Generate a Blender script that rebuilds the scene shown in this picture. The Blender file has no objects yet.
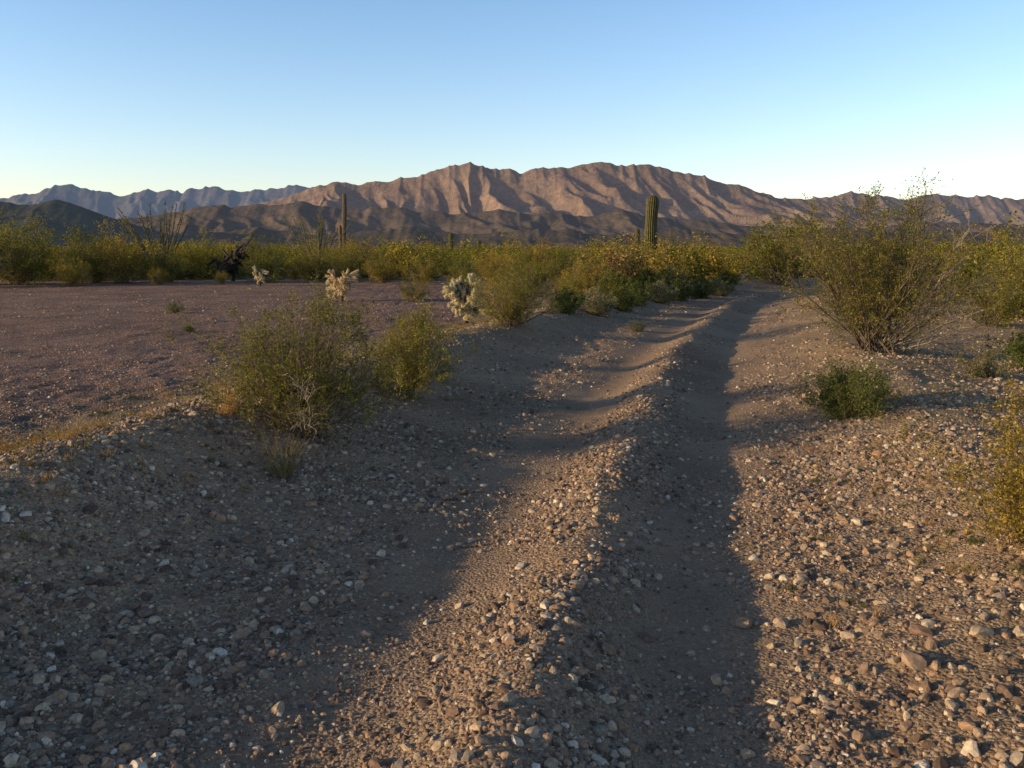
import bpy, math, random
import numpy as np
from mathutils import Vector
random.seed(7); RNG=np.random.default_rng(11)
scene=bpy.context.scene
SUN_EL=10.0; SUN_V=(-1.0,-0.25)
# ---------------------------------------------------------------- noise
def _h(ix,iy,seed):
    ix=ix.astype(np.int64); iy=iy.astype(np.int64)
    n=(ix*374761393+iy*668265263+seed*974711)&0xffffffff
    n=((n^(n>>13))*1274126177)&0xffffffff
    n=(n^(n>>16))&0xffffffff
    n=((n^(n>>15))*2246822519)&0xffffffff
    n=n^(n>>13)
    return (n&0xffffff)/float(0xffffff)
def vn(x,y,seed=0):
    x=np.asarray(x,float); y=np.asarray(y,float)
    ix=np.floor(x); iy=np.floor(y); fx=x-ix; fy=y-iy
    fx=fx*fx*fx*(fx*(fx*6-15)+10); fy=fy*fy*fy*(fy*(fy*6-15)+10)
    a=_h(ix,iy,seed); b=_h(ix+1,iy,seed); c=_h(ix,iy+1,seed); d=_h(ix+1,iy+1,seed)
    return (a*(1-fx)+b*fx)*(1-fy)+(c*(1-fx)+d*fx)*fy
def fbm(x,y,o=4,seed=0,g=0.5):
    s=0;a=1;t=0
    for i in range(o):
        s=s+a*vn(x*2**i+i*17.3,y*2**i+i*9.1,seed+i); t+=a; a*=g
    return s/t
def rid(x,y,seed=0):
    n=fbm(x,y,2,seed,.4)
    return np.clip(1-np.abs(n-.5)*3.2,0,1)
def sst(a,b,x):
    t=np.clip((x-a)/(b-a),0,1); return t*t*(3-2*t)
# ---------------------------------------------------------------- terrain
def road_c(y):
    yc=np.clip(y,-10,55)
    e=np.maximum(yc-28,0)
    x=-0.6+0.19*yc+0.003*yc**2+0.03*e**2
    sl=0.19+0.006*yc+0.06*e
    return x+(y-yc)*sl, sl
def lat(x,y):
    c,sl=road_c(y); return (x-c)/np.sqrt(1+sl*sl)
def height(x,y,fine=True):
    x=np.asarray(x,float); y=np.asarray(y,float)
    s=lat(x,y); near=1-sst(50,75,y)
    sw=s+0.25*(fbm(y*0.35,x*0+3.1,2,5)-0.5)
    crest=(0.36+0.13*(fbm(y*0.55,x*0+7.7,3,21)-0.5))*(1-.28*sst(8,12,y))
    z=0.10*sst(-2.2,-4.6,sw)
    z=z+crest*np.exp(-((sw+3.40)/0.85)**2)
    z=z+0.025*sst(-1.2,-2.4,sw)
    ridge=0.12+0.045*(fbm(y*0.8,x*0+1.2,2,33)-0.5)
    z=z+ridge*np.exp(-((sw+0.02)/0.29)**2)
    z=z-0.05*np.exp(-((sw+0.68)/0.33)**2)-0.055*np.exp(-((sw-0.68)/0.33)**2)
    z=z+0.17*sst(0.9,2.6,sw)+0.07*np.exp(-((sw-2.7)/0.6)**2)-0.10*sst(3.2,5.0,sw)
    z=z*near
    z=z+0.10*(fbm(x*0.22,y*0.22,3,41)-0.5)*sst(1.2,5,np.abs(s))
    rough=np.clip(0.26+0.74*sst(1.0,1.4,np.abs(s))+.5*np.exp(-(s/.25)**2),0,1)
    z=z+0.07*(fbm(x*1.6,y*1.6,3,51)-0.5)*rough
    if fine:
        z=z+0.055*(fbm(x*6,y*6,4,61,0.6)-0.5)*rough
    return z
def hz(x,y): return float(height(np.array([x]),np.array([y]))[0])

# ---------------------------------------------------------------- material helpers
def newmat(name):
    m=bpy.data.materials.new(name); m.use_nodes=True
    nt=m.node_tree; nt.nodes.clear()
    return m,nt,nt.nodes,nt.links
def N(nt,t,**k):
    n=nt.nodes.new(t)
    for a,b in k.items(): setattr(n,a,b)
    return n
def ramp(nt,stops,interp='LINEAR'):
    r=nt.nodes.new('ShaderNodeValToRGB'); r.color_ramp.interpolation=interp
    e=r.color_ramp.elements
    while len(e)<len(stops): e.new(0.5)
    for i,(p,c) in enumerate(stops):
        e[i].position=p; e[i].color=(c[0],c[1],c[2],1)
    return r
def mixc(nt,f,a,b,mode='MIX'):
    m=nt.nodes.new('ShaderNodeMix'); m.data_type='RGBA'; m.blend_type=mode
    def put(sock,v):
        if isinstance(v,(int,float)): sock.default_value=v
        elif isinstance(v,tuple): sock.default_value=(v[0],v[1],v[2],1)
        else: nt.links.new(v,sock)
    put(m.inputs[0],f); put(m.inputs[6],a); put(m.inputs[7],b)
    return m.outputs[2]
def noise(nt,co,sc,det=4,rough=0.55):
    n=nt.nodes.new('ShaderNodeTexNoise'); n.inputs['Scale'].default_value=sc
    n.inputs['Detail'].default_value=det; n.inputs['Roughness'].default_value=rough
    nt.links.new(co,n.inputs['Vector']); return n
def finish(nt,col,rough=0.9,normal=None,spec=0.2):
    p=nt.nodes.new('ShaderNodeBsdfPrincipled'); o=nt.nodes.new('ShaderNodeOutputMaterial')
    if isinstance(col,tuple): p.inputs['Base Color'].default_value=(*col,1)
    else: nt.links.new(col,p.inputs['Base Color'])
    p.inputs['Roughness'].default_value=rough
    p.inputs['Specular IOR Level'].default_value=spec
    if normal is not None: nt.links.new(normal,p.inputs['Normal'])
    nt.links.new(p.outputs[0],o.inputs[0]); return p
def bump(nt,h,strength,dist,prev=None):
    b=nt.nodes.new('ShaderNodeBump'); b.inputs['Strength'].default_value=strength
    b.inputs['Distance'].default_value=dist; nt.links.new(h,b.inputs['Height'])
    if prev is not None: nt.links.new(prev,b.inputs['Normal'])
    return b.outputs[0]
def mat_ground():
    m,nt,nd,lk=newmat('desert_ground')
    g=N(nt,'ShaderNodeNewGeometry'); co=g.outputs['Position']
    def attr(n):
        a=N(nt,'ShaderNodeAttribute'); a.attribute_name=n; return a.outputs['Fac']
    rut=attr('rut'); pav=attr('pav'); veg=attr('veg'); far=attr('far')
    v1=N(nt,'ShaderNodeTexVoronoi'); v1.inputs['Scale'].default_value=55; lk.new(co,v1.inputs['Vector'])
    s1=N(nt,'ShaderNodeSeparateColor'); lk.new(v1.outputs['Color'],s1.inputs[0])
    fnz=noise(nt,co,160,2,.8)
    gr=ramp(nt,[(0,(.13,.088,.06)),(.3,(.26,.17,.11)),(.55,(.40,.255,.152)),(.8,(.31,.235,.165)),(.93,(.50,.38,.265)),(1,(.57,.48,.36))]); lk.new(s1.outputs[0],gr.inputs[0])
    fr=ramp(nt,[(.25,(.23,.16,.107)),(.5,(.36,.255,.172)),(.7,(.44,.32,.22)),(.85,(.53,.42,.305))]); lk.new(fnz.outputs[0],fr.inputs[0])
    pr=ramp(nt,[(0,(.115,.068,.055)),(.45,(.205,.125,.10)),(.8,(.30,.19,.145)),(1,(.46,.34,.26))]); lk.new(s1.outputs[1],pr.inputs[0])
    c=mixc(nt,0.5,gr.outputs[0],fr.outputs[0])
    rc=mixc(nt,0.75,gr.outputs[0],fr.outputs[0])
    c=mixc(nt,rut,c,rc)
    c=mixc(nt,pav,c,pr.outputs[0])
    big=noise(nt,co,0.55,5,0.6); br=ramp(nt,[(.3,(.70,.68,.66)),(.7,(1.25,1.2,1.12))]); lk.new(big.outputs[0],br.inputs[0])
    c=mixc(nt,1.0,c,br.outputs[0],'MULTIPLY')
    gn=noise(nt,co,9,4,0.7); gv=ramp(nt,[(.40,(0,0,0)),(.60,(1,1,1))]); lk.new(gn.outputs[0],gv.inputs[0])
    mm=N(nt,'ShaderNodeMath',operation='MULTIPLY'); lk.new(veg,mm.inputs[0]); lk.new(gv.outputs[0],mm.inputs[1])
    c=mixc(nt,mm.outputs[0],c,(.29,.24,.075))
    fn=noise(nt,co,0.06,6,0.65); f2=ramp(nt,[(.35,(.14,.12,.045)),(.55,(.23,.18,.08)),(.75,(.30,.215,.125))]); lk.new(fn.outputs[0],f2.inputs[0])
    c=mixc(nt,far,c,f2.outputs[0])
    q=N(nt,'ShaderNodeMath',operation='SUBTRACT'); q.inputs[0].default_value=1; lk.new(v1.outputs['Distance'],q.inputs[1])
    b=bump(nt,q.outputs[0],0.8,0.016)
    n3=noise(nt,co,60,4,0.75); b=bump(nt,n3.outputs[0],0.6,0.014,b)
    finish(nt,c,0.95,b,0.1)
    return m
def mat_stone():
    m,nt,nd,lk=newmat('desert_stone')
    oi=N(nt,'ShaderNodeObjectInfo'); tc=N(nt,'ShaderNodeTexCoord')
    r=ramp(nt,[(0,(.10,.072,.055)),(.16,(.19,.125,.09)),(.34,(.28,.195,.135)),(.52,(.40,.25,.15)),(.68,(.28,.23,.18)),(.82,(.45,.325,.21)),(.95,(.52,.41,.29)),(1,(.70,.60,.47))])
    lk.new(oi.outputs['Random'],r.inputs[0])
    n=noise(nt,tc.outputs['Object'],2.5,3,0.65); n2=ramp(nt,[(.3,(.65,.65,.65)),(.7,(1.25,1.22,1.2))]); lk.new(n.outputs[0],n2.inputs[0])
    c=mixc(nt,1.0,r.outputs[0],n2.outputs[0],'MULTIPLY')
    finish(nt,c,0.85,None,0.15); return m
def mat_leaf(name,cols,trans=0.3):
    m,nt,nd,lk=newmat(name)
    g=N(nt,'ShaderNodeNewGeometry'); oi=N(nt,'ShaderNodeObjectInfo')
    r=ramp(nt,cols); lk.new(g.outputs['Random Per Island'],r.inputs[0])
    n=noise(nt,g.outputs['Position'],1.7,2); n2=ramp(nt,[(.3,(.70,.74,.72)),(.7,(1.25,1.13,1.0))]); lk.new(n.outputs[0],n2.inputs[0])
    c=mixc(nt,1.0,r.outputs[0],n2.outputs[0],'MULTIPLY')
    o2=ramp(nt,[(0,(.60,.70,.68)),(.5,(.93,.95,.9)),(.8,(1.12,1.0,.9)),(1,(1.25,1.0,.95))]); lk.new(oi.outputs['Random'],o2.inputs[0])
    c=mixc(nt,1.0,c,o2.outputs[0],'MULTIPLY')
    p=N(nt,'ShaderNodeBsdfDiffuse'); lk.new(c,p.inputs['Color'])
    t=N(nt,'ShaderNodeBsdfTranslucent'); lk.new(c,t.inputs['Color'])
    mx=N(nt,'ShaderNodeMixShader'); mx.inputs[0].default_value=trans
    lk.new(p.outputs[0],mx.inputs[1]); lk.new(t.outputs[0],mx.inputs[2])
    o=N(nt,'ShaderNodeOutputMaterial'); lk.new(mx.outputs[0],o.inputs[0]); return m
def mat_simple(name,a,b,sc=12,rough=0.85):
    m,nt,nd,lk=newmat(name); tc=N(nt,'ShaderNodeTexCoord')
    n=noise(nt,tc.outputs['Object'],sc,3,0.65); r=ramp(nt,[(.3,a),(.7,b)]); lk.new(n.outputs[0],r.inputs[0])
    finish(nt,r.outputs[0],rough); return m
def mat_mountain(name,a,b,c3,haze_glow,sc,bd=14.):
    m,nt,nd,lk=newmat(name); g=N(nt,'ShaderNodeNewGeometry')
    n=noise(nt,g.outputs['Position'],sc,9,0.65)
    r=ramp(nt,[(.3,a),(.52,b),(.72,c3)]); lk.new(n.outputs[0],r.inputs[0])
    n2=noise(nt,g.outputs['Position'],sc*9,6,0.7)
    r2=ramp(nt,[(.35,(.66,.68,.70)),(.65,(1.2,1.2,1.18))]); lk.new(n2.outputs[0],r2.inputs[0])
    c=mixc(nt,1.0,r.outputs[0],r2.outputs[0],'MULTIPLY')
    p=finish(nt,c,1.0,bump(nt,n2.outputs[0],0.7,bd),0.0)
    p.inputs['Emission Color'].default_value=(haze_glow[0],haze_glow[1],haze_glow[2],1); p.inputs['Emission Strength'].default_value=haze_glow[3]  # aerial haze painted in as a constant faint glow on the rock
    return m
M_ground=mat_ground(); M_stone=mat_stone()
M_creo=mat_leaf('creosote_leaf',[(0,(.11,.12,.022)),(.4,(.225,.215,.04)),(.75,(.36,.31,.062)),(1,(.49,.40,.10))],.4)
M_brown=mat_leaf('dry_scrub_leaf',[(0,(.12,.09,.045)),(.5,(.24,.18,.08)),(1,(.37,.28,.13))],.3)
M_green=mat_leaf('shrub_leaf',[(0,(.05,.085,.02)),(.5,(.115,.15,.042)),(1,(.23,.25,.07))])
M_grey=mat_leaf('bursage_leaf',[(0,(.13,.14,.08)),(.5,(.23,.23,.135)),(1,(.35,.33,.20))])
M_dry=mat_leaf('dry_grass_blade',[(0,(.28,.20,.08)),(.5,(.44,.32,.14)),(1,(.57,.45,.23))])
M_bark=mat_simple('creosote_bark',(.10,.072,.05),(.20,.15,.10))
M_pale=mat_simple('pale_twig_bark',(.26,.21,.15),(.46,.37,.27))
M_spine=mat_leaf('cholla_spine',[(0,(.54,.48,.31)),(.5,(.72,.64,.47)),(1,(.84,.79,.65))],0.4)
M_core=mat_simple('cholla_stem',(.28,.25,.13),(.45,.4,.24))
M_trunk=mat_simple('cholla_trunk',(.03,.024,.018),(.075,.056,.044))
# ---------------------------------------------------------------- mesh helpers
def quads_mesh(name,V,F,mats,mi=None,smooth=False):
    me=bpy.data.meshes.new(name)
    V=np.asarray(V,np.float32); F=np.asarray(F,np.int32)
    me.vertices.add(len(V)); me.vertices.foreach_set('co',V.ravel())
    me.loops.add(F.size); me.loops.foreach_set('vertex_index',F.ravel())
    k=F.shape[1]
    me.polygons.add(len(F)); me.polygons.foreach_set('loop_start',np.arange(0,F.size,k,dtype=np.int32))
    me.polygons.foreach_set('loop_total',np.full(len(F),k,np.int32))
    for m in mats: me.materials.append(m)
    if mi is not None: me.polygons.foreach_set('material_index',np.asarray(mi,np.int32))
    if smooth: me.polygons.foreach_set('use_smooth',np.ones(len(F),bool))
    me.update(calc_edges=True); me.validate(); return me
def add(name,me,loc=(0,0,0),rz=0,sc=1,coll=None):
    o=bpy.data.objects.new(name,me); o.location=loc; o.rotation_euler=(0,0,rz)
    o.scale=(sc,sc,sc) if isinstance(sc,(int,float)) else sc
    (coll or scene.collection).objects.link(o); return o
def tubes(segs,k=4):
    S=np.array(segs,float).reshape(-1,8)
    p0=S[:,0:3];p1=S[:,3:6];d=p1-p0; L=np.linalg.norm(d,axis=1,keepdims=True)+1e-9; d=d/L
    ref=np.where(np.abs(d[:,2:3])>0.9,np.array([[1.,0,0]]),np.array([[0,0,1.]]))
    u=np.cross(d,ref); u/=np.linalg.norm(u,axis=1,keepdims=True)+1e-9; w=np.cross(d,u)
    n=len(S); V=np.zeros((n,2*k,3))
    for i in range(k):
        a=2*math.pi*i/k; o=u*math.cos(a)+w*math.sin(a)
        V[:,i]=p0+o*S[:,6:7]; V[:,k+i]=p1+o*S[:,7:8]
    base=(np.arange(n)*2*k)[:,None]
    F=np.concatenate([base+np.array([[i,(i+1)%k,k+(i+1)%k,k+i]]) for i in range(k)],0)
    return V.reshape(-1,3),F
def leaves(P,l,w,rng,up=0.0):
    n=len(P); u=rng.normal(size=(n,3)); u[:,2]+=up; u/=np.linalg.norm(u,axis=1,keepdims=True)
    v=np.cross(u,rng.normal(size=(n,3))); v/=np.linalg.norm(v,axis=1,keepdims=True)+1e-9
    s=rng.uniform(0.6,1.3,(n,1))
    V=np.stack([P-u*l*s*.5,P+v*w*s*.5,P+u*l*s*.5,P-v*w*s*.5],1)
    return V.reshape(-1,3),np.arange(n*4).reshape(n,4)
def combine(parts):
    Vs=[];Fs=[];Ms=[];o=0
    for V,F,m in parts:
        if len(V)==0: continue
        Vs.append(V);Fs.append(F+o);Ms.append(np.full(len(F),m));o+=len(V)
    return np.concatenate(Vs),np.concatenate(Fs),np.concatenate(Ms)
def nrm(v):
    return v/(np.linalg.norm(v)+1e-9)
def path(p,d,L,nseg,jit,up,rng):
    pts=[p]; st=L/nseg; d=nrm(d)
    for i in range(nseg):
        d=nrm(d+rng.normal(size=3)*jit+np.array([0,0,up])); p=p+d*st; pts.append(p)
    return pts
def bush(name,seed,H,W,stems=36,br=6,tw=5,lv=13,ll=.016,lw=.009,mats=None,r0=.009,leafstart=.35,bare=0,baredir=None,tilt=1.0,twl=.2,jit=.12,segn=8):
    rng=np.random.default_rng(seed); segs=[]; LP=[]; bsegs=[]
    def addpath(pts,ra,rb,dst):
        n=len(pts)-1
        for i in range(n):
            a=ra+(rb-ra)*i/n; b=ra+(rb-ra)*(i+1)/n
            dst.append([*pts[i],*pts[i+1],a,b])
    for i in range(stems):
        az=rng.uniform(0,2*math.pi); q=math.sqrt(rng.uniform(0,1))
        lobe=0.8+0.35*math.sin(az*3+seed)+0.2*math.sin(az*5+seed*2)
        tx=q*W*.5*lobe
        topz=H*(1-.5*q*q)*rng.uniform(.62,1.0)
        tgt=np.array([math.cos(az)*tx*tilt,math.sin(az)*tx*tilt,topz])
        p=np.array([rng.normal()*.05*W,rng.normal()*.05*W,-0.03])
        d=tgt-p; L=np.linalg.norm(d); d=nrm(d); d=nrm(d+np.array([math.cos(az),math.sin(az),0])*.25*q)
        pts=path(p,d,L,segn,jit*.55,0.03,rng)
        rr=r0*rng.uniform(.6,1.2); addpath(pts,rr,rr*.25,segs)
        for b in range(br):
            t=rng.uniform(leafstart*.6,1); k=min(int(t*segn),segn-1); pp=pts[k]+(pts[k+1]-pts[k])*(t*segn-k)
            bd=nrm(nrm(pts[k+1]-pts[k])+rng.normal(size=3)*.55); bl=H*rng.uniform(.14,.30)*(1.15-t*.5)
            bp=path(pp,bd,bl,4,jit,0.05,rng); addpath(bp,rr*.4,rr*.15,segs)
            dens=rng.uniform(.2,1.4)
            for c in range(tw):
                t2=rng.uniform(.15,1); k2=min(int(t2*4),3); tp=bp[k2]+(bp[k2+1]-bp[k2])*(t2*4-k2)
                td=nrm(nrm(bp[k2+1]-bp[k2])+rng.normal(size=3)*.6)
                tpath=path(tp,td,H*twl*rng.uniform(.4,1),2,jit,0.06,rng)
                if segn>5: addpath(tpath,rr*.18,rr*.10,segs)
                n=int(lv*dens*rng.uniform(.5,1.4))
                if n>0:
                    tt=rng.uniform(.1,1.05,(n,1)); e=tpath[0]*(1-tt)+tpath[2]*tt
                    LP.append(e+rng.normal(size=(n,3))*ll*.7)
    for i in range(bare):
        if baredir is None:
            az=rng.uniform(0,2*math.pi); el=rng.uniform(.2,1.2)
        else:
            az=baredir+rng.normal()*.6; el=rng.uniform(.15,.9)
        d=np.array([math.cos(az)*math.cos(el),math.sin(az)*math.cos(el),math.sin(el)])
        L=rng.uniform(.45,.8)*max(H,W*.6)
        pts=path(np.array([0,0,.02]),d,L,9,jit*1.1,0.02,rng); addpath(pts,r0*1.1,r0*.25,bsegs)
        for b in range(9):
            k=rng.integers(3,9); bp=path(pts[k],nrm(pts[k]-pts[k-1])+rng.normal(size=3)*.6,L*rng.uniform(.15,.35),4,jit*1.6,0,rng)
            addpath(bp,r0*.45,r0*.15,bsegs)
            for c in range(4):
                addpath(path(bp[rng.integers(1,4)],rng.normal(size=3),L*.12,2,jit*2,0,rng),r0*.25,r0*.1,bsegs)
    parts=[]
    V,F=tubes(segs,3); parts.append((V,F,0))
    if bsegs: V,F=tubes(bsegs,3); parts.append((V,F,2))
    LPa=np.concatenate(LP); V,F=leaves(LPa,ll,lw,rng); parts.append((V,F,1))
    V,F,MI=combine(parts)
    return quads_mesh(name,V,F,(mats or [M_bark,M_creo])+[M_pale],MI)
# ---------------------------------------------------------------- ground
def spaced(a,b,s0,g):
    out=[a]; s=s0
    while out[-1]<b: out.append(out[-1]+s); s*=g
    return out
pos=spaced(4.8,13000,.045,1.028); neg=[-p for p in spaced(4.8,13000,.045,1.028)][::-1]
xs=np.array(neg+list(np.arange(-4.8,4.8,.036))[1:]+pos)
ys=np.array(list(-np.array(spaced(0.5,4000,.3,1.2)))[::-1]+list(np.arange(-.4,2.2,.08))+list(np.arange(2.2,7,.034))+spaced(7,13500,.036,1.014))
ys=np.unique(ys)
X,Y=np.meshgrid(xs,ys); Z=height(X,Y)
nx,ny=len(xs),len(ys)
idx=np.arange(nx*ny).reshape(ny,nx)
F=np.stack([idx[:-1,:-1],idx[:-1,1:],idx[1:,1:],idx[1:,:-1]],-1).reshape(-1,4)
me=quads_mesh('desert_ground',np.stack([X,Y,Z],-1).reshape(-1,3),F,[M_ground],None,True)
S=lat(X,Y)
def fat(n,a):
    at=me.attributes.new(n,'FLOAT','POINT'); at.data.foreach_set('value',a.ravel().astype(np.float32))
nr=1-sst(50,70,Y)
edge=0.16*(fbm(X*2.2,Y*2.2,3,71)-0.5)*2
fat('rut',(np.clip(1-sst(.28,.46,np.abs(np.abs(S)-.70)+edge*.6),0,1))*nr)
pv=sst(-4.0,-5.2,S+edge*3)*(1-sst(38,50,Y+6*(fbm(X*.15,Y*.15,2,81)-.5))); fat('pav',pv)
vg=np.exp(-((S+4.4)/.9)**2)*1.0+.5*np.exp(-((S-3.0)/1.1)**2)+.35*sst(3.5,5,S); fat('veg',np.clip(vg,0,1)*nr)
fat('far',np.maximum(sst(40,75,Y),0))
add('desert_ground',me)
# ---------------------------------------------------------------- mountains
def mountain(name,tab,yc,depth,mat,fs,seed,cols=420,rows=130,carve=1.0,gain=1.0,jag=.05):
    T=np.array(tab,float); x=np.linspace(T[0,0],T[-1,0],cols); v=np.linspace(0,1.7,rows)
    Hc=np.interp(x,T[:,0],T[:,1])*gain
    ker=np.array([1,2,3,2,1.]);ker/=ker.sum(); Hc=np.convolve(np.pad(Hc,2,'edge'),ker,'valid')
    Hc=Hc*(1+jag*(fbm(x/(fs*.3),x*0,4,seed+9)-.5)+jag*.35*(rid(x/(fs*.16),x*0,seed+19)-.5))
    Xg,Vg=np.meshgrid(x,v); Yg=yc-depth+Vg*depth
    wx=Xg+fs*.45*(fbm(Xg/fs*.8,Yg/fs*.8,3,seed+3)-.5)*2+.25*(Yg-yc)
    f=np.where(Vg<1,.35*Vg+.65*Vg**1.7,1-.55*(np.maximum(Vg-1,0))**.8)
    R1=rid(wx/fs,Yg/(fs*2.6),seed); R2=rid(wx/(fs*.42)+7,Yg/(fs*1.1),seed+20); R3=rid((wx+.3*Yg)/(fs*.19),Yg/(fs*.42),seed+40)
    R4=fbm(wx/(fs*.09),Yg/(fs*.14),3,seed+60)
    env=np.clip((1.0-Vg)*2.6,0,1)*np.clip(Vg*4,0,1)
    env2=np.clip((1.02-Vg)*6,0.12,1)*np.clip(Vg*5,0,1)
    f=f*(1-carve*(.46*env*(1-R1)))-carve*(env2*(.115*(1-R2)+.055*(1-R3)+.03*(1-R4)))
    f=np.maximum(f,0)
    Zg=f*Hc[None,:]
    ratio=(Zg/Yg).max(0); tgt=Hc/yc
    k=tgt/ratio; k=np.convolve(np.pad(k,4,'edge'),np.ones(9)/9,'valid')
    Zg=Zg*k[None,:]-4
    I=np.arange(rows*cols).reshape(rows,cols)
    F=np.stack([I[:-1,:-1],I[:-1,1:],I[1:,1:],I[1:,:-1]],-1).reshape(-1,4)
    me=quads_mesh(name,np.stack([Xg,Yg,Zg],-1).reshape(-1,3),F,[mat],None,True); return add(name,me)
main=[(-3200,20),(-2566,186),(-2025,335),(-1640,452),(-1450,500),(-1330,515),(-1200,505),(-1098,528),(-950,520),(-866,548),(-740,562),(-634,604),(-480,636),(-325,662),(-200,640),(-93,614),(-10,622),(62,588),(200,618),(371,640),(480,636),(680,672),(850,652),(990,662),(1221,618),(1330,588),(1453,572),(1600,520),(1762,488),(2072,408),(2458,368),(3000,260),(3772,112),(4500,30)]
farR=[(2000,300),(2664,428),(3061,495),(3360,540),(3658,514),(3956,476),(4200,512),(4453,520),(4851,490),(5447,476),(6342,380),(7500,300)]
farL=[(-8000,450),(-6320,529),(-5658,497),(-5326,571),(-4900,640),(-4774,635),(-4500,590),(-4332,560),(-4000,600),(-3669,565),(-3400,620),(-3227,630),(-3000,580),(-2785,592),(-2500,640),(-2343,624),(-1680,580),(-1000,400),(-300,100)]
foot=[(-3600,60),(-2900,110),(-2329,149),(-1998,197),(-1722,234),(-1446,255),(-1170,262),(-894,225),(-618,234),(-342,200),(-66,223),(100,196),(265,205),(430,188),(596,218),(927,175),(1259,149),(1590,128),(2031,128),(2418,160),(2826,149),(3250,140),(4200,90)]
hillL=[(-3600,120),(-2900,170),(-2486,182),(-2150,206),(-2024,190),(-1919,214),(-1814,186),(-1709,137),(-1562,89),(-1310,48),(-890,12)]
low=[(-2400,20),(-1500,70),(-1150,105),(-850,70),(-500,110),(-200,75),(150,100),(500,70),(800,95),(1200,60),(1700,80),(2300,90),(3000,60)]
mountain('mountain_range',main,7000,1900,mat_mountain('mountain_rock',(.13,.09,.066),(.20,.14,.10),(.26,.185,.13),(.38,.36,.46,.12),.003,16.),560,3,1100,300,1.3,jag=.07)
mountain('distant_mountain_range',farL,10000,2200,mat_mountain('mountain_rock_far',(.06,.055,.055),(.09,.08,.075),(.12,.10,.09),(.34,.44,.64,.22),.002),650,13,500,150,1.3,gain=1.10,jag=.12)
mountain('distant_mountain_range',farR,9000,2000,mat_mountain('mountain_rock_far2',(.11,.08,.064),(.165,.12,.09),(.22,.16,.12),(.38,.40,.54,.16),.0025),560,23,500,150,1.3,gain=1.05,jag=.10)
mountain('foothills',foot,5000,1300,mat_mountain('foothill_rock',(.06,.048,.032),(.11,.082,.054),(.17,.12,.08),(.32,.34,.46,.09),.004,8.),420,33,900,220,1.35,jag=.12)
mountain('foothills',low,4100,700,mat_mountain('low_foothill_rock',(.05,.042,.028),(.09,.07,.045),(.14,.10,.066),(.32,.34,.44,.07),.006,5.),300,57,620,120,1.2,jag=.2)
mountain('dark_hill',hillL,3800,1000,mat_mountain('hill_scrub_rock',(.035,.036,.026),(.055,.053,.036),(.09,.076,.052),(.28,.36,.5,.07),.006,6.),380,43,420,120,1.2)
# ---------------------------------------------------------------- scatter (geometry nodes)
def scatter(name,P,SC,ROT,IDX,coll):
    me=bpy.data.meshes.new(name); me.vertices.add(len(P)); me.vertices.foreach_set('co',np.asarray(P,np.float32).ravel())
    a=me.attributes.new('scl','FLOAT_VECTOR','POINT'); a.data.foreach_set('vector',np.asarray(SC,np.float32).ravel())
    a=me.attributes.new('rotv','FLOAT_VECTOR','POINT'); a.data.foreach_set('vector',np.asarray(ROT,np.float32).ravel())
    a=me.attributes.new('pick','INT','POINT'); a.data.foreach_set('value',np.asarray(IDX,np.int32))
    o=add(name,me)
    ng=bpy.data.node_groups.new(name+'_nodes','GeometryNodeTree')
    ng.interface.new_socket('Geometry',in_out='INPUT',socket_type='NodeSocketGeometry')
    ng.interface.new_socket('Geometry',in_out='OUTPUT',socket_type='NodeSocketGeometry')
    gi=ng.nodes.new('NodeGroupInput'); go=ng.nodes.new('NodeGroupOutput')
    ip=ng.nodes.new('GeometryNodeInstanceOnPoints'); ci=ng.nodes.new('GeometryNodeCollectionInfo')
    ci.inputs['Collection'].default_value=coll; ci.inputs['Separate Children'].default_value=True; ci.inputs['Reset Children'].default_value=True
    def na(n,t):
        k=ng.nodes.new('GeometryNodeInputNamedAttribute'); k.data_type=t; k.inputs['Name'].default_value=n
        return next(s for s in k.outputs if s.name=='Attribute' and s.enabled)
    e=ng.nodes.new('FunctionNodeEulerToRotation'); ng.links.new(na('rotv','FLOAT_VECTOR'),e.inputs[0])
    ng.links.new(gi.outputs[0],ip.inputs['Points']); ng.links.new(ci.outputs[0],ip.inputs['Instance'])
    ip.inputs['Pick Instance'].default_value=True
    ng.links.new(na('pick','INT'),ip.inputs['Instance Index']); ng.links.new(e.outputs[0],ip.inputs['Rotation'])
    ng.links.new(na('scl','FLOAT_VECTOR'),ip.inputs['Scale']); ng.links.new(ip.outputs[0],go.inputs[0])
    md=o.modifiers.new('scatter','NODES'); md.node_group=ng; return o
import bmesh
stonec=bpy.data.collections.new('stone_variants')
for i in range(9):
    bm=bmesh.new(); bmesh.ops.create_icosphere(bm,subdivisions=2,radius=1)
    rg=np.random.default_rng(100+i); V=np.array([v.co[:] for v in bm.verts])
    V*=np.array([1,rg.uniform(.6,.95),rg.uniform(.45,.75)])
    for k in range(9):
        n=nrm(rg.normal(size=3)); d=rg.uniform(.42,.68); t=V@n-d; V-=np.outer(np.maximum(t,0)*.93,n)
    V+=rg.normal(size=V.shape)*.015
    for v,c in zip(bm.verts,V): v.co=Vector(c)
    m_=bpy.data.meshes.new('stone_%d'%i); bm.to_mesh(m_); bm.free(); m_.materials.append(M_stone)
    add('stone_%d'%i,m_,coll=stonec)
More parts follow.
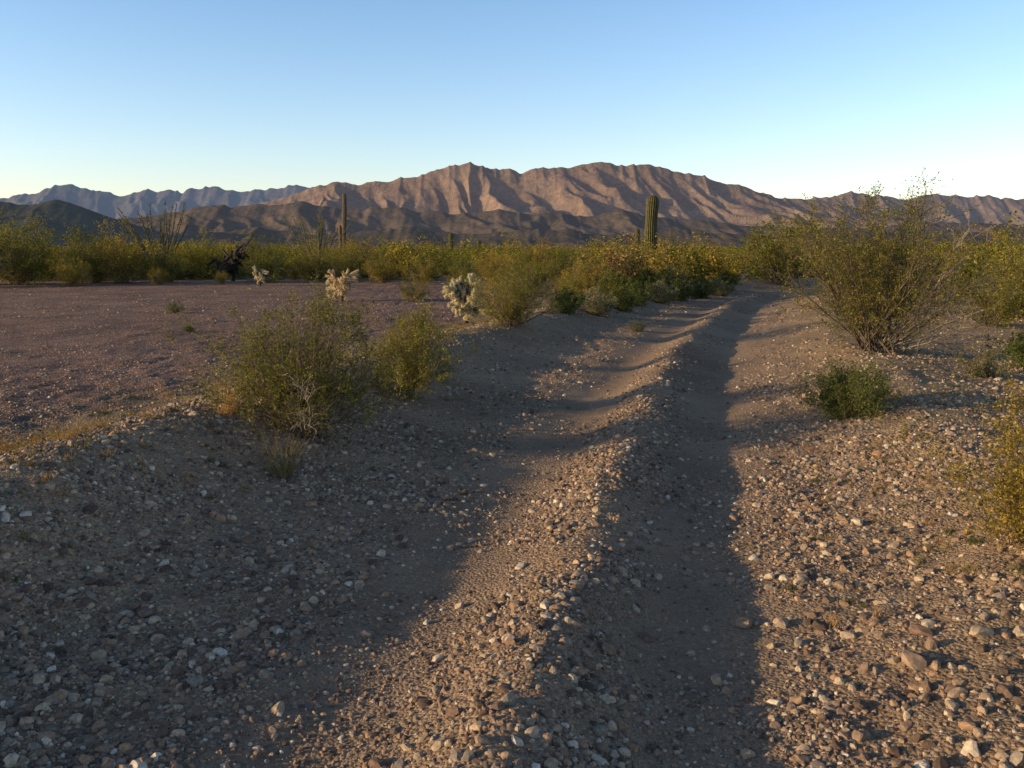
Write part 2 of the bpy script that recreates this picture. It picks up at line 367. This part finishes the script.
def stones(n,y0,y1,xw,smin,smax,seed,power=1.0,rutk=.10,right=0):
    rg=np.random.default_rng(seed)
    u=rg.uniform(0,1,n); y=y0*(y1/y0)**u
    x=rg.uniform(-1,1,n)*(xw*y+.6)
    s=lat(x,y); ra=np.abs(np.abs(s)-.70)+.1*(fbm(x*2.2,y*2.2,3,71)-.5)*2
    d=rutk+(1-rutk)*sst(.22,.44,ra)
    clump=fbm(x*1.3,y*1.3,3,91); d=d*(.34+1.1*sst(.33,.66,clump))
    if right: d=d*np.where(s>1.1,1,.25)
    k=rg.uniform(0,1,n)<d; x=x[k];y=y[k];s=s[k]; n=len(x)
    sz=smin+(smax-smin)*rg.uniform(0,1,n)**(3.0*power)
    sz*=np.where(s<-4.6,.75,1.)
    z=height(x,y)-sz*.04
    SC=np.stack([sz,sz*rg.uniform(.8,1.1,n),sz*rg.uniform(.7,1.15,n)],1)
    ROT=np.stack([rg.normal(size=n)*.4,rg.normal(size=n)*.4,rg.uniform(0,6.28,n)],1)
    return np.stack([x,y,z],1),SC,ROT,rg.integers(0,9,n)
A=[stones(110000,2.2,9,.62,.0042,.020,1,1.3,.42),stones(68000,5,30,.62,.010,.034,2,1,.24),stones(24000,2.2,14,.62,.014,.046,3,1.2,.07),stones(16000,20,60,.62,.022,.055,5),stones(900,2.4,14,.62,.028,.062,6,1.0,0,1)]
rg=np.random.default_rng(77)
scatter('gravel',*[np.concatenate([a[i] for a in A]) for i in range(4)],stonec)
for (x,y,r) in [(1.08,3.95,.06),(.84,3.42,.045),(1.60,3.35,.08),(-.45,2.75,.05),(.33,4.15,.045),(.40,3.5,.05),(-1.5,4.9,.055),(-1.3,5.6,.055),(2.1,5.2,.055),(1.45,5.6,.045),(-2.0,6.1,.045),(.95,4.6,.035),(-1.25,3.3,.05),(1.5,4.4,.05),(1.75,3.6,.06),(1.3,3.1,.045),(-1.7,3.9,.045),(1.95,3.5,.06),(1.25,3.9,.055)]:
    o=add('rock',stonec.objects[rg.integers(0,9)].data,(x,y,hz(x,y)+r*.2),rg.uniform(0,6),(r,r*.9,r*.75))
# ---------------------------------------------------------------- plants
CA=[bush('creosote_mesh_a',1,1.28,2.25,60,7,6,12,.021,.012,bare=8,leafstart=.28,r0=.007),
    bush('creosote_mesh_b',2,1.1,1.25,42,7,6,12,.021,.012,bare=4,leafstart=.25,r0=.007),
    bush('creosote_mesh_c',3,1.35,2.4,50,7,5,11,.028,.016,bare=2,leafstart=.15)]
def plant(name,me,x,y,rz=0,sc=1): return add(name,me,(x,y,hz(x,y)-.01),rz,sc)
plant('creosote_bush',CA[0],-1.74,7.25,0.3)
plant('creosote_bush',CA[1],-1.15,9.4,1.0,.95)
plant('creosote_bush',CA[2],0.0,16.6,0.5,.95)
plant('creosote_bush',CA[1],-1.3,12.2,2.5,.6)
big=bush('palo_verde_mesh',5,2.5,3.0,66,8,7,10,.031,.016,bare=13,baredir=-.2,r0=.013,leafstart=.3,twl=.11)
plant('palo_verde_bush',big,5.42,13.2,0.0,(1.08,1.08,1.06))
sm=bush('shrub_mesh',6,.58,1.0,80,7,5,10,.022,.010,[M_bark,M_green],r0=.005,leafstart=.1,twl=.2)
plant('green_shrub',sm,3.22,8.35,0)
er=bush('creosote_mesh_d',7,.80,1.05,52,7,6,13,.015,.010,leafstart=.15,r0=.005)
plant('creosote_bush',er,2.70,4.45,0)
FC=bpy.data.collections.new('scrub_variants')
for i in range(5):
    add('scrub_%d'%i,bush('scrub_far_%d'%i,20+i,1.8,2.4,20,5,4,8,.085,.05,[M_bark,M_brown if i==4 else M_creo],bare=0,r0=.012,leafstart=.1,segn=5),coll=FC)
add('scrub_5',bush('scrub_far_5',30,.8,1.3,18,5,4,8,.06,.035,[M_bark,M_green],r0=.01,leafstart=.1,segn=5),coll=FC)
add('scrub_6',bush('scrub_far_6',31,.7,1.3,18,5,4,8,.055,.032,[M_bark,M_grey],r0=.008,leafstart=.1,segn=5),coll=FC)
add('scrub_7',bush('scrub_far_7',32,.6,1.5,18,5,4,8,.055,.032,[M_bark,M_brown],r0=.008,leafstart=.1,segn=5),coll=FC)
FD=bpy.data.collections.new('distant_scrub_variants')
for i in range(5):
    add('dscrub_%d'%i,bush('dscrub_%d'%i,70+i,1.9,2.8,9,4,3,5,.24,.16,[M_bark,[M_creo,M_brown,M_green,M_brown,M_creo][i]],r0=.02,leafstart=.05,segn=3),coll=FD)
mid=[bush('mid_%d'%i,50+i,1.75,2.35,38,6,5,11,.046,.026,bare=3,r0=.011,leafstart=.12) for i in range(3)]
midg=bush('midg',55,.6,1.2,40,6,5,9,.03,.017,[M_bark,M_grey],r0=.007,leafstart=.1)
midn=bush('midn',56,.65,1.4,44,6,5,10,.034,.018,[M_bark,M_green],r0=.007,leafstart=.1)
L=[(-24.5,41,1.95),(-22.0,40,1.6),(-20.1,43,1.3),(-18.3,42,1.6),(-16.9,44,1.1),(-11.6,43,1.35),(-10.2,46,1.2),(-27,40,1.9),(-8.3,44,1.1),(-6,42,.9),(-4.0,40,.8),(-13.3,41,.4),(-19.3,39,.9),(-23.5,38,1.0),(-15.8,40,.5),(-2.0,36,.5),(-21.5,46,1.8),(-25.5,46,2.1),(-17.0,50,1.5),(-9.0,50,1.5),(-29,48,2.0),(-6.5,47,1.3),
   (12.0,40,2.0),(14.3,45,1.9),(1.5,22.5,.55),(-.2,24,.6),(2.2,28,.85),(0.6,31,.9),(3.7,33,.9),(-1.6,32,.8),(-3,27,.45),(2,36,1.1),(5.5,40,1.0),(-.5,38,1.0),
   (10.2,19,.75),(12.0,21,1.1),(13.8,24,1.25),(11,27,1.2),(15.5,27,1.25),(16.5,31,1.35),(13,31,1.2),(9.6,22.5,.95),(18,34,1.25)]
for i,(x,y,s) in enumerate(L): plant('creosote_bush',mid[i%3],x,y,i*1.3,(s,s,s*.95))
for i,(x,y,s) in enumerate([(1.95,21.2,1.05),(2.9,23.4,.95),(3.6,25.6,1.0),(4.6,27.8,1.1),(5.5,29.5,1.1),(6.6,31.3,1.1),(7.6,33,1.1),(3.0,26.5,1.2),(4.6,30.5,1.2),(6,34,1.3),(1.2,20.2,.9),(8.5,35.5,1.2)]):
    plant('green_shrub' if i%3 else 'bursage_shrub',midn if i%3 else midg,x,y,i*2.1,s)
for i,(x,y,s) in enumerate([(-8.4,22,.5),(-6.2,17,.22),(2.65,18.6,.4),(6.4,9.5,.5),(5.9,11.0,.6),(7.4,12.5,.9),(4.2,6.4,.35),(7.9,10.8,.6),(8.6,14,.9)]):
    plant('green_shrub' if i%2 else 'bursage_shrub',midn if i%2 else midg,x,y,i*1.1,s)
def scrubpts(n,y0,y1,seed,pw=1.0):
    rg=np.random.default_rng(seed); u=rg.uniform(0,1,n); y=(y0**pw+(y1**pw-y0**pw)*u)**(1/pw)
    x=rg.uniform(-.8,.8,n)*y; s=lat(x,y); k=(np.abs(s)>2.6)|(y>56)
    k&=~((x<2)&(y<46)); k&=~((x>7)&(np.abs(s)<4)&(y<50))
    cl=fbm(x*.05,y*.05,3,401); k&=(rg.uniform(0,1,n)<sst(.35,.6,cl)+.10)
    x=x[k];y=y[k];return x,y,rg
def dosc(name,lst,coll,nv,grow):
    xx=[];yy=[]
    for a in lst:
        x,y,rg=scrubpts(*a); xx.append(x);yy.append(y)
    x=np.concatenate(xx);y=np.concatenate(yy);n=len(x)
    sz=(.35+1.35*rg.uniform(0,1,n)**2)*(1+grow*sst(200,1200,y)); sz*=np.where(y<60,.85,1.0)
    scatter(name,np.stack([x,y,height(x,y)-.03],1),np.stack([sz*1.15,sz*1.15,sz],1),np.stack([x*0,x*0,rg.uniform(0,6.28,n)],1),rg.integers(0,nv,n),coll)
dosc('desert_scrub',[(650,26,60,1,1.5),(2500,46,130,2,1.4)],FC,8,0)
dosc('distant_scrub',[(4500,115,900,3,1.2),(3500,800,3000,4,1.2)],FD,5,1.0)
GC=bpy.data.collections.new('grass_variants')
def tuft(name,seed,n,h,spread,mats):
    rg=np.random.default_rng(seed); segs=[]
    for i in range(n):
        az=rg.uniform(0,6.28); d=np.array([math.cos(az)*rg.uniform(.1,.8),math.sin(az)*rg.uniform(.1,.8),1])
        p=path(np.array([rg.normal()*spread,rg.normal()*spread,-.01]),d,h*rg.uniform(.5,1),4,.12,-.03,rg)
        for j in range(4): segs.append([*p[j],*p[j+1],.0016*(1-j*.2),.0016*(.8-j*.2)])
    V,F=tubes(segs,3); return quads_mesh(name,V,F,mats)
for i in range(4): add('tuft_%d'%i,tuft('tuft_%d'%i,200+i,[26,40,18,50][i],[.10,.07,.14,.05][i],.02,[M_dry if i!=3 else M_green]),coll=GC)
rg=np.random.default_rng(5); n=17000; y=3*(34/3)**rg.uniform(0,1,n); x=rg.uniform(-.65,.65,n)*y; s=lat(x,y)
d=np.exp(-((s+4.4)/.85)**2)*1.0+.3*np.exp(-((s-2.8)/1.0)**2)+.35*sst(3.5,5,s)+.025*sst(1.6,2.2,np.abs(s))
d*=sst(.36,.58,fbm(x*.9,y*.9,3,301)); k=rg.uniform(0,1,n)<d; x=x[k];y=y[k];n=len(x); sc=rg.uniform(.4,1.1,n)
scatter('dry_grass',np.stack([x,y,height(x,y)],1),np.stack([sc,sc,sc],1),np.stack([x*0,x*0,rg.uniform(0,6.28,n)],1),rg.integers(0,4,n),GC)
tf=tuft('tall_tuft',321,110,.40,.035,[M_dry]); plant('dry_grass_tuft',tf,-1.66,6.25,0,1.1); plant('dry_grass_tuft',tf,-2.35,7.2,2,.9)
# ---------------------------------------------------------------- saguaros
def mat_sag(name,a,b,cc):
    m,nt,nd,lk=newmat(name); at=N(nt,'ShaderNodeAttribute'); at.attribute_name='rib'
    tc=N(nt,'ShaderNodeTexCoord'); n=noise(nt,tc.outputs['Object'],5,6,.7)
    r=ramp(nt,[(0,a),(.6,b),(1,cc)]); lk.new(at.outputs['Fac'],r.inputs[0])
    n2=ramp(nt,[(.3,(.6,.6,.55)),(.7,(1.3,1.2,1.1))]); lk.new(n.outputs[0],n2.inputs[0])
    finish(nt,mixc(nt,1.0,r.outputs[0],n2.outputs[0],'MULTIPLY'),.7,bump(nt,n.outputs[0],.3,.02)); return m
M_sag=mat_sag('saguaro_skin',(.025,.035,.012),(.06,.068,.024),(.13,.11,.05)); M_sagd=mat_sag('old_saguaro_skin',(.04,.03,.02),(.10,.075,.05),(.2,.15,.1))
def column(pts,rad,ribs=18,lean=0):
    P=np.array(pts,float); R=np.array(rad); k=ribs*6; V=[];rb=[]
    for i in range(len(P)):
        t=P[min(i+1,len(P)-1)]-P[max(i-1,0)]; t=nrm(t); ref=np.array([1.,0,0]) if abs(t[0])<.8 else np.array([0,1.,0])
        u=nrm(np.cross(t,ref)); w=np.cross(t,u)
        for j in range(k):
            a=2*math.pi*j/k; c=abs(math.cos(ribs*a/2)); rr=R[i]*(.85+.15*(c**.8)); V.append(P[i]+(u*math.cos(a)+w*math.sin(a))*rr); rb.append(c)
    F=[]
    for i in range(len(P)-1):
        for j in range(k): F.append([i*k+j,i*k+(j+1)%k,(i+1)*k+(j+1)%k,(i+1)*k+j])
    return np.array(V),np.array(F),rb
def saguaro(name,H,R,mat,x,y,arms=(),lean=(0,0),seed=0):
    n=44; pts=[];rad=[]
    for i in range(n):
        t=i/(n-1); zz=H*t if t<.8 else H*(.8+.2*math.sin((t-.8)/.2*math.pi/2))
        d=(H-zz); r=R*(.80+.2*math.sin(min(1,zz/H*1.2)*math.pi*.6))*(1+.05*math.sin(zz*3+seed))
        if d<R: r*=math.sqrt(max(0,1-(1-d/R)**2))
        pts.append([lean[0]*zz+.03*math.sin(zz*1.7),lean[1]*zz,zz-.1]); rad.append(max(r,.004))
    parts=[column(pts,rad)]
    for (h0,az,out,L,r) in arms:
        ap=[];ar=[]; dx,dy=math.cos(az),math.sin(az)
        for i in range(26):
            t=i/25
            if t<.35: a=t/.35*math.pi/2; hx=out*math.sin(a); hzv=out*.6*(1-math.cos(a))
            else: hx=out; hzv=out*.6+(t-.35)/.65*L
            rr=r*(.75+.25*min(1,t*3))
            if t>.9: rr*=math.sqrt(max(0.01,1-((t-.9)/.1)**2))
            ap.append([dx*hx,dy*hx,h0+hzv]); ar.append(max(rr,.004))
        parts.append(column(ap,ar,10))
    Vs=[];Fs=[];rb=[];o=0
    for V,F,q in parts: Vs.append(V);Fs.append(F+o);rb+=list(q);o+=len(V)
    me=quads_mesh(name+'_mesh',np.concatenate(Vs),np.concatenate(Fs),[mat],None,True)
    at=me.attributes.new('rib','FLOAT','POINT'); at.data.foreach_set('value',np.array(rb,np.float32))
    return plant(name,me,x,y)
saguaro('saguaro_cactus',4.75,.36,M_sag,8.05,52,seed=1)
saguaro('saguaro_cactus',3.6,.22,M_sag,10.9,78,seed=2)
saguaro('saguaro_cactus',5.4,.145,M_sagd,-11.2,60,arms=[(1.7,3.0,.26,1.4,.11)],lean=(.014,0),seed=3)
saguaro('saguaro_cactus',3.9,.28,M_sag,-7.6,112,seed=4)
saguaro('saguaro_cactus',3.1,.28,M_sag,-4.3,118,seed=5)
# ---------------------------------------------------------------- cholla
def cholla(name,x,y,H,W,seed,dark=False,nj=95):
    rg=np.random.default_rng(seed); tr=[];js=[]
    th=H*(.42 if not dark else .35)
    tk=1 if not dark else 1.9
    p=path(np.array([0,0,-.05]),np.array([.05,0,1]),th,5,.06,0,rg)
    for i in range(5): tr.append([*p[i],*p[i+1],(.055-.005*i)*tk,(.05-.005*i)*tk])
    tips=[]
    for i in range(9):
        st=p[rg.integers(3,6)]; az=i*.7+rg.normal()*.3; el=rg.uniform(.1,1.3)
        d=np.array([math.cos(az)*math.cos(el),math.sin(az)*math.cos(el),math.sin(el)])
        q=path(st,d,H*rg.uniform(.25,.45),4,.15,.06,rg)
        for j in range(4): tr.append([*q[j],*q[j+1],.035*tk,.03*tk])
        tips+=q[1:]
    tips=np.array(tips)
    for i in range(nj):
        t=tips[rg.integers(len(tips))]; c=np.array([0,0,H*.62]); d=nrm(nrm(t-c+1e-3)+rg.normal(size=3)*.55+np.array([0,0,.25 if not dark else -.1]))
        L=rg.uniform(.11,.2)*W/.8; js.append((t,t+d*L,rg.uniform(.024,.038)*tk))
    parts=[]; V,F=tubes(tr,7); parts.append((V,F,0))
    segs=[];SP=[];SD=[]
    for a,b,r in js:
        m1=a+(b-a)*.15; m2=a+(b-a)*.85
        segs+= [[*a,*m1,r*.5,r],[*m1,*m2,r,r],[*m2,*b,r,r*.35]]
        n=130; t=rg.uniform(0,1.03,(n,1)); o=rg.normal(size=(n,3)); ax=nrm(b-a); o-=np.outer(o@ax,ax)*.6; o/=np.linalg.norm(o,axis=1,keepdims=True)
        SP.append(a+(b-a)*t+o*r*.8); SD.append(o)
    V,F=tubes(segs,6); parts.append((V,F,1))
    P=np.concatenate(SP);D=np.concatenate(SD);D=D+rg.normal(size=D.shape)*.4; D/=np.linalg.norm(D,axis=1,keepdims=True)
    wv=np.cross(D,rg.normal(size=D.shape)); wv/=np.linalg.norm(wv,axis=1,keepdims=True)
    l=.034;w=.0035
    V=np.stack([P-wv*w,P+wv*w,P+D*l+wv*w*.3,P+D*l-wv*w*.3],1).reshape(-1,3); parts.append((V,np.arange(len(V)).reshape(-1,4),2))
    V,F,MI=combine(parts)
    mats=[M_trunk,M_core,M_spine] if not dark else [M_trunk,M_trunk,M_trunk]
    return plant(name,quads_mesh(name+'_mesh',V,F,mats,MI),x,y)
cholla('teddy_bear_cholla',-1.0,19.2,1.35,.95,1,nj=190)
cholla('teddy_bear_cholla',-5.15,27,1.35,1.1,2,nj=190)
cholla('teddy_bear_cholla',-11.0,39,1.0,.8,4,nj=60)
cholla('chain_fruit_cholla',-13.9,44.5,2.9,2.5,3,True,120)
def ocotillo(x,y,H,seed,n=16):
    rg=np.random.default_rng(seed); segs=[];LP=[]
    for i in range(n):
        az=rg.uniform(0,6.28); d=np.array([math.cos(az)*rg.uniform(.15,.6),math.sin(az)*rg.uniform(.15,.6),1])
        p=path(np.array([rg.normal()*.06,rg.normal()*.06,-.05]),d,H*rg.uniform(.7,1.05),9,.045,.02,rg)
        for j in range(9): segs.append([*p[j],*p[j+1],.042-.0028*j,.042-.0028*(j+1)])
        for j in range(1,9):
            t=rg.uniform(0,1,(22,1)); LP.append(p[j]*(1-t)+p[j+1]*t+rg.normal(size=(22,3))*.035)
    V,F=tubes(segs,4); V2,F2=leaves(np.concatenate(LP),.08,.04,rg); V,F,MI=combine([(V,F,0),(V2,F2,1)])
    plant('ocotillo',quads_mesh('ocotillo_mesh',V,F,[M_bark,M_green],MI),x,y)
ocotillo(-18.0,46,4.2,1,22); ocotillo(-12.2,56,4.3,2,24)
# ---------------------------------------------------------------- light, sky, camera
az=math.atan2(SUN_V[0],SUN_V[1])
w=bpy.data.worlds.new('World'); scene.world=w; w.use_nodes=True; nt=w.node_tree; nt.nodes.clear()
sky=nt.nodes.new('ShaderNodeTexSky'); sky.sky_type='NISHITA'; sky.sun_disc=False
sky.sun_elevation=math.radians(SUN_EL); sky.sun_rotation=az%(2*math.pi); sky.air_density=1.0; sky.dust_density=0.5; sky.ozone_density=2.0
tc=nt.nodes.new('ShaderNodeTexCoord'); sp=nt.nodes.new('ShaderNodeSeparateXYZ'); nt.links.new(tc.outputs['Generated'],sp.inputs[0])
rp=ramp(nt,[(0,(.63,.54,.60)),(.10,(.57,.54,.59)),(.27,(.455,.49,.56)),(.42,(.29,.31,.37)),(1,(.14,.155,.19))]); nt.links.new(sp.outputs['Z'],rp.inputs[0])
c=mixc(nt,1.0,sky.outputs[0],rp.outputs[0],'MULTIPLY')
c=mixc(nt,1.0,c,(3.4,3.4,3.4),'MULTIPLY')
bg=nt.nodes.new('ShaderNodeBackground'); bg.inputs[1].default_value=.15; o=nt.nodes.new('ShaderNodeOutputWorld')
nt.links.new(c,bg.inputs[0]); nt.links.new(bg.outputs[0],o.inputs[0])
sd=bpy.data.lights.new('sun','SUN'); sd.energy=5; sd.angle=math.radians(.5); sd.color=(1,.74,.41)
so=bpy.data.objects.new('sun',sd); scene.collection.objects.link(so)
v=Vector((SUN_V[0],SUN_V[1],0)).normalized(); el=math.radians(SUN_EL); v=Vector((v.x*math.cos(el),v.y*math.cos(el),math.sin(el)))
so.rotation_euler=v.to_track_quat('Z','Y').to_euler()
cam=bpy.data.cameras.new('camera'); cam.lens=31.2; cam.sensor_width=36; cam.clip_start=.05; cam.clip_end=30000
co=bpy.data.objects.new('camera',cam); scene.collection.objects.link(co); co.location=(0,0,1.7); co.rotation_euler=(math.radians(90-8.6),0,0)
scene.camera=co
scene.view_settings.view_transform='Standard'; scene.view_settings.look='None'; scene.view_settings.exposure=0
